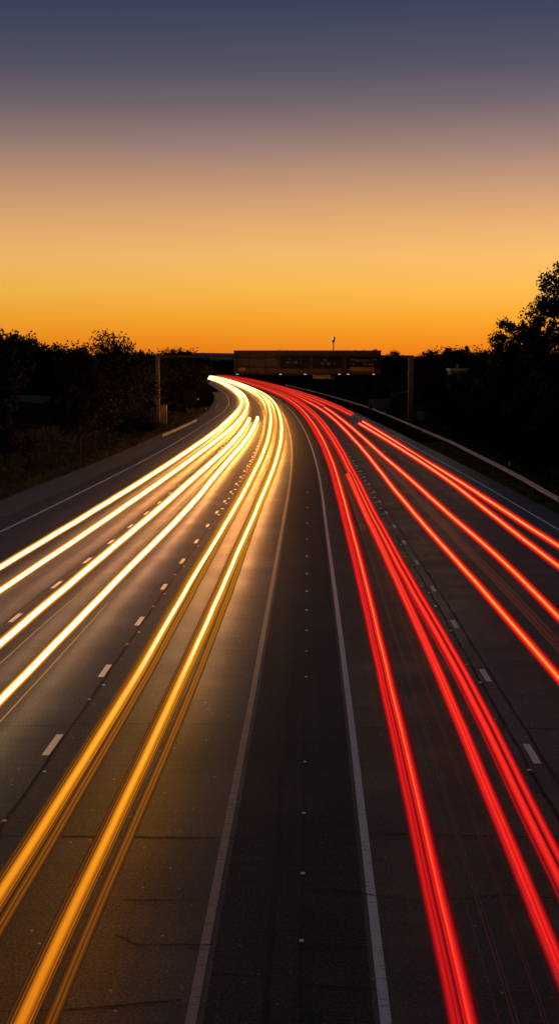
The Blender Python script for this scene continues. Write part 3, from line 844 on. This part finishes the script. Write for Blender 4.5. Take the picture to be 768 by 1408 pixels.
# near trees, right
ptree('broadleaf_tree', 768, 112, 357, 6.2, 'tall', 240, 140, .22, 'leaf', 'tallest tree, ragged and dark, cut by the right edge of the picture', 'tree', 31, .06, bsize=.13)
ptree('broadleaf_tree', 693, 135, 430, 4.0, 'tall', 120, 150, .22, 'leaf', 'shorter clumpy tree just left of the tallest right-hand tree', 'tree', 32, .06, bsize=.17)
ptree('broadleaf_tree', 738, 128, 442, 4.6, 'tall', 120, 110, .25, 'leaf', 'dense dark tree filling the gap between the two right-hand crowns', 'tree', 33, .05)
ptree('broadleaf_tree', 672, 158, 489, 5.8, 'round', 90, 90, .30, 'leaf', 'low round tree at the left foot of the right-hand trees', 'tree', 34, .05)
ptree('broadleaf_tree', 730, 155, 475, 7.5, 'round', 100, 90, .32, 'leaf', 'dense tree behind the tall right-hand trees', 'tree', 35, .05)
# shrubs
shr = [(690, 138, 560, 4.4), (748, 116, 560, 4.6), (640, 174, 548, 4.4), (720, 126, 540, 4.2), (662, 155, 556, 3.8), (770, 110, 530, 4.4), (622, 205, 540, 5.0), (700, 145, 520, 5.0), (638, 245, 513, 5.0), (620, 238, 512.5, 4.4), (655, 240, 513, 4.5), (610, 234, 514.5, 4.2)]
for i, (px, Y, pt, w) in enumerate(shr):
    ptree('shrub', px, Y, pt, w, 'bush', 60, 90, .24, 'leaf', 'dark shrub in the thicket under the right-hand trees', 'shrub', 60 + i, 0, trunk=.06, limbs=5, group='shrubs under the right-hand trees')
shl = [(132, 178, 548, 4.6), (190, 190, 560, 3.6), (168, 180, 575, 2.4), (100, 190, 545, 4.0)]
for i, (px, Y, pt, w) in enumerate(shl):
    ptree('shrub', px, Y, pt, w, 'bush', 60, 80, .24, 'leaf_dry', 'dark shrub on the left bank among the trees', 'shrub', 80 + i, 0, trunk=.06, limbs=5, group='shrubs on the left bank')

# tree lines farther off: a few kinds, copied
protos = []
for i, (shape, h, w, nb, nl, mat) in enumerate((('round', 10, 8.5, 90, 50, 'leaf'), ('ragged', 11, 7, 90, 50, 'leaf'), ('column', 11, 3.6, 60, 50, 'needle'), ('round', 8, 9.5, 90, 50, 'leaf_dry'), ('cone', 11, 4.6, 70, 50, 'needle'))):
    protos.append((tree('conifer_tree' if mat == 'needle' else 'broadleaf_tree', 0, 0, -500, h, h * .08, w, shape, nb, nl, .46, mat, 'x', 'tree', 100 + i, trunk=.2, limbs=10), h, w))
used = set(); rng = random.Random(8)


def far_tree(px, Y, ptop, kind, label, group, wid=None):
    o, h0, w0 = protos[kind]
    r = o if kind not in used else copy_tree(o)
    used.add(kind)
    X = at_px(px, Y); z = gz(X, Y) - .1
    h = max(3.0, zpx(ptop, Y) - z); s = h / h0
    r.location = (X, Y, z); ws = (wid / w0) if wid else s * rng.uniform(.9, 1.15)
    r.scale = (ws, ws, s); r.rotation_euler.z = rng.uniform(0, 6.28)
    tag(r, label, 'tree', group)


FL, FM, FR = 'distant tree line left of the gantry', 'trees beyond the gantry', 'distant tree line on the right'
LL, LM, LR = 'dark distant tree in the tree line left of the gantry', 'dark distant tree on the slope beyond the gantry', 'dark distant tree in the tree line right of the gantry'
for px, Y, pt, k in ((38, 245, 464, 0), (58, 255, 474, 0), (78, 245, 470, 1), (90, 260, 478, 3), (20, 245, 472, 3), (112, 270, 480, 0), (180, 300, 484, 3), (198, 290, 487, 0),
                     (213, 330, 487, 3), (228, 360, 484, 0), (172, 260, 486, 3), (150, 250, 484, 0), (50, 265, 484, 3), (96, 245, 482, 3)):
    far_tree(px, Y, pt, k, LL, FL)
far_tree(194, 320, 480, 4, 'slender pointed conifer spire in the left tree line', FL, 2.4)
far_tree(261, 470, 480, 2, 'slender upright conifer near the left bend', FL, 3.2)
for px, Y, pt, k in ((240, 430, 478, 1), (252, 470, 482, 0), (266, 500, 486, 3), (231, 400, 488, 3), (247, 400, 505, 3), (272, 540, 490, 0), (222, 360, 500, 3), (262, 440, 512, 3)):
    far_tree(px, Y, pt, k, 'dark dense tree hiding the road at the left bend', 'trees at the left bend')
for px, Y, pt, k in ((275, 900, 492, 0), (290, 950, 494, 3), (305, 940, 495, 0), (320, 900, 495, 3), (335, 880, 494, 0), (352, 860, 492, 3), (370, 840, 490, 0), (390, 800, 484, 3),
                     (403, 760, 480.5, 1), (418, 740, 488, 0), (437, 720, 488, 3), (455, 700, 486, 0), (473, 680, 484, 3), (487, 640, 480.5, 1), (497, 600, 483, 0), (515, 560, 479, 1), (530, 540, 489, 0), (541, 520, 483, 0), (548, 500, 492, 3)):
    far_tree(px, Y, pt, k, LM, FM)
for px, Y, pt, k in ((560, 480, 492, 3), (575, 430, 490, 0), (592, 330, 480, 1), (586, 340, 484, 0), (604, 320, 484, 3), (626, 330, 480, 0), (640, 310, 478, 1), (650, 300, 482, 3), (662, 290, 484, 0), (680, 280, 480, 3), (705, 270, 475, 0),
                     (570, 380, 500, 3), (590, 300, 503, 0), (632, 300, 490, 3), (660, 235, 496, 0), (605, 285, 500, 3), (735, 250, 460, 1), (545, 420, 508, 3)):
    far_tree(px, Y, pt, k, LR, FR)
far_tree(613, 330, 475, 2, 'slender upright conifer in the right tree line', FR, 3.4)
far_tree(639, 330, 475, 4, 'small pointed conifer at the top of the right tree line', FR, 3.0)

# low scrub over the banks: a few shrubs, copied
scrub = [tree('shrub', 0, 0, -500, 3, 0, 4.2, 'bush', 50, 60, .30, mt, 'x', 'shrub', 140 + i, trunk=.06, limbs=5) for i, mt in enumerate(('leaf', 'leaf_dry', 'leaf'))]
rng = random.Random(17); first = [True] * 3


def place_scrub(u, Y, hgt, label, group):
    k = rng.randrange(3); o = scrub[k] if first[k] else copy_tree(scrub[k]); first[k] = False
    o.location = (Xc(Y) + u, Y, ground(u, Y) - .1); w_ = hgt / 3 * rng.uniform(.9, 1.5)
    o.scale = (w_, w_, hgt / 3); o.rotation_euler.z = rng.uniform(0, 6.28); tag(o, label, 'shrub', group)


for _ in range(46):
    Y = rng.uniform(235, 560); u = rail_u(Y) + 3 + rng.random() ** 1.3 * 40
    place_scrub(u, Y, rng.uniform(.9, 2.4), 'dark low scrub bush on the open slope beyond the right guardrail', 'scrub on the right slope')
for _ in range(26):
    Y = rng.uniform(225, 420); u = -rng.uniform(19, 32)
    place_scrub(u, Y, rng.uniform(.8, 2.0), 'dark low scrub bush on the grassy bank before the left bend', 'scrub on the left bank')
for k in range(3):
    if first[k]: place_scrub(24 + 3 * k, 300, 1.5, 'dark low scrub bush on the open slope beyond the right guardrail', 'scrub on the right slope')

# ------------------------------------------------------------------ grass
def grass(name, mat, regions, seed):
    rng = random.Random(seed); mb = MB()
    for cnt, uf0, uf1, y0, y1, hh in regions:
        for _ in range(cnt):
            Y = y0 + (y1 - y0) * rng.random() ** 1.5; a, b = uf0(Y), uf1(Y); u = rng.uniform(a, b)
            X = Xc(Y) + u; p = Vector((X, Y, ground(u, Y) - .02))
            h = hh * rng.uniform(.4, 1.3) * (.7 + .6 * noise.noise(Vector((u * .5, Y * .3, 0))))
            if h < .05: continue
            an = rng.uniform(0, math.pi); w = .022 * rng.uniform(.8, 1.8); dx, dy = math.cos(an) * w, math.sin(an) * w
            l = Vector((rng.gauss(0, .25) * h, rng.gauss(0, .25) * h, h))
            mb.poly([p - Vector((dx, dy, 0)), p + Vector((dx, dy, 0)), p + l])
    struct(mb.build(name, mat), 'stuff')['label'] = 'rough grass along the verge'


k_ = lambda v: (lambda y: v)
grass('verge_grass', 'grass', [(26000, k_(-27), k_(-18.0), 78, 200, .5), (14000, k_(-30), k_(-16.2), 200, 330, .6), (12000, lambda y: rail_u(y) + .3, lambda y: rail_u(y) + 16, 240, 420, .6), (14000, lambda y: rail_u(y) + .3, lambda y: rail_u(y) + 7, 70, 260, .55)], 4)
grass('verge_grass', 'grass_green', [(16000, k_(13.45), lambda y: rail_u(y) + .3, 62, 170, .22), (1500, k_(-19.5), k_(-18.2), 80, 150, .35)], 6)

# ------------------------------------------------------------------ sky, sun, camera
w = bpy.data.worlds.new('World'); sc.world = w; w.use_nodes = True
nt = w.node_tree; nt.nodes.clear(); L = nt.links.new
out = nt.nodes.new('ShaderNodeOutputWorld')
tc = N(nt, 'ShaderNodeTexCoord'); sx = N(nt, 'ShaderNodeSeparateXYZ'); L(tc.outputs['Generated'], sx.inputs[0])


def lin8(r, g, b):
    f = lambda c: (c / 255 / 12.92) if c / 255 <= .04045 else ((c / 255 + .055) / 1.055) ** 2.4
    return (f(r), f(g), f(b))


mr = N(nt, 'ShaderNodeMapRange'); L(sx.outputs['Z'], mr.inputs[0]); mr.inputs[1].default_value = 0; mr.inputs[2].default_value = .5
z = lambda v: v / .5
west = ramp(nt, [(0, lin8(228, 114, 26)), (z(.012), lin8(238, 128, 27)), (z(.022), lin8(245, 147, 32)), (z(.036), lin8(250, 168, 48)), (z(.055), lin8(251, 186, 80)), (z(.078), lin8(247, 188, 108)), (z(.102), lin8(228, 172, 115)),
                 (z(.126), lin8(195, 151, 119)), (z(.15), lin8(155, 127, 119)), (z(.175), lin8(115, 102, 110)), (z(.20), lin8(82, 83, 100)), (z(.24), lin8(54, 64, 91)), (z(.30), lin8(56, 66, 90)), (1, lin8(62, 70, 90))])
L(mr.outputs[0], west.inputs[0])
east = ramp(nt, [(0, lin8(42, 40, 42)), (z(.10), lin8(66, 62, 64)), (z(.25), lin8(66, 68, 80)), (1, lin8(62, 70, 90))])
L(mr.outputs[0], east.inputs[0])
az = N(nt, 'ShaderNodeMapRange', interpolation_type='SMOOTHSTEP'); L(sx.outputs['Y'], az.inputs[0]); az.inputs[1].default_value = -.2; az.inputs[2].default_value = .9
mx = N(nt, 'ShaderNodeMix', data_type='RGBA'); L(az.outputs[0], mx.inputs[0]); L(east.outputs[0], mx.inputs[6]); L(west.outputs[0], mx.inputs[7])
bg = N(nt, 'ShaderNodeBackground', Strength=.97); 
sd = N(nt, 'ShaderNodeMapRange'); L(sx.outputs['X'], sd.inputs[0]); sd.inputs[1].default_value = -.22; sd.inputs[2].default_value = .22; sd.inputs[3].default_value = .90; sd.inputs[4].default_value = 1.06
sm = N(nt, 'ShaderNodeVectorMath', operation='SCALE'); L(mx.outputs[2], sm.inputs[0]); L(sd.outputs[0], sm.inputs['Scale']); L(sm.outputs[0], bg.inputs[0])
sky = N(nt, 'ShaderNodeTexSky'); sky.sky_type = 'NISHITA'; sky.sun_disc = False
sky.sun_elevation = R(.5); sky.sun_rotation = R(6); sky.dust_density = 2.0
bg2 = N(nt, 'ShaderNodeBackground', Strength=.002); L(sky.outputs[0], bg2.inputs[0])
ad = N(nt, 'ShaderNodeAddShader'); L(bg.outputs[0], ad.inputs[0]); L(bg2.outputs[0], ad.inputs[1]); L(ad.outputs[0], out.inputs[0])

sl = bpy.data.lights.new('sun', 'SUN'); sl.energy = .12; sl.angle = R(8); sl.color = (1, .55, .22)
so = bpy.data.objects.new('sun', sl); C.objects.link(so)
so.rotation_euler = (R(-89), 0, R(-6))      # afterglow low ahead, slightly right
cam = bpy.data.cameras.new('camera'); co = bpy.data.objects.new('camera', cam); C.objects.link(co)
co.location = (0, 0, H); co.rotation_euler = (R(90) - math.atan(194 / 2000), 0, 0)
cam.sensor_fit = 'VERTICAL'; cam.sensor_height = 36; cam.lens = 36 * 2000 / 1408; cam.clip_end = 20000; cam.clip_start = .1
sc.camera = co
sc.view_settings.view_transform = 'Standard'; sc.view_settings.look = 'None'; sc.view_settings.exposure = 0; sc.view_settings.gamma = 1
sc.render.engine = 'CYCLES'
cy = sc.cycles
cy.use_denoising = True; cy.max_bounces = 5; cy.diffuse_bounces = 2; cy.glossy_bounces = 2; cy.transparent_max_bounces = 4
cy.sample_clamp_indirect = 4.0; cy.caustics_reflective = False; cy.caustics_refractive = False
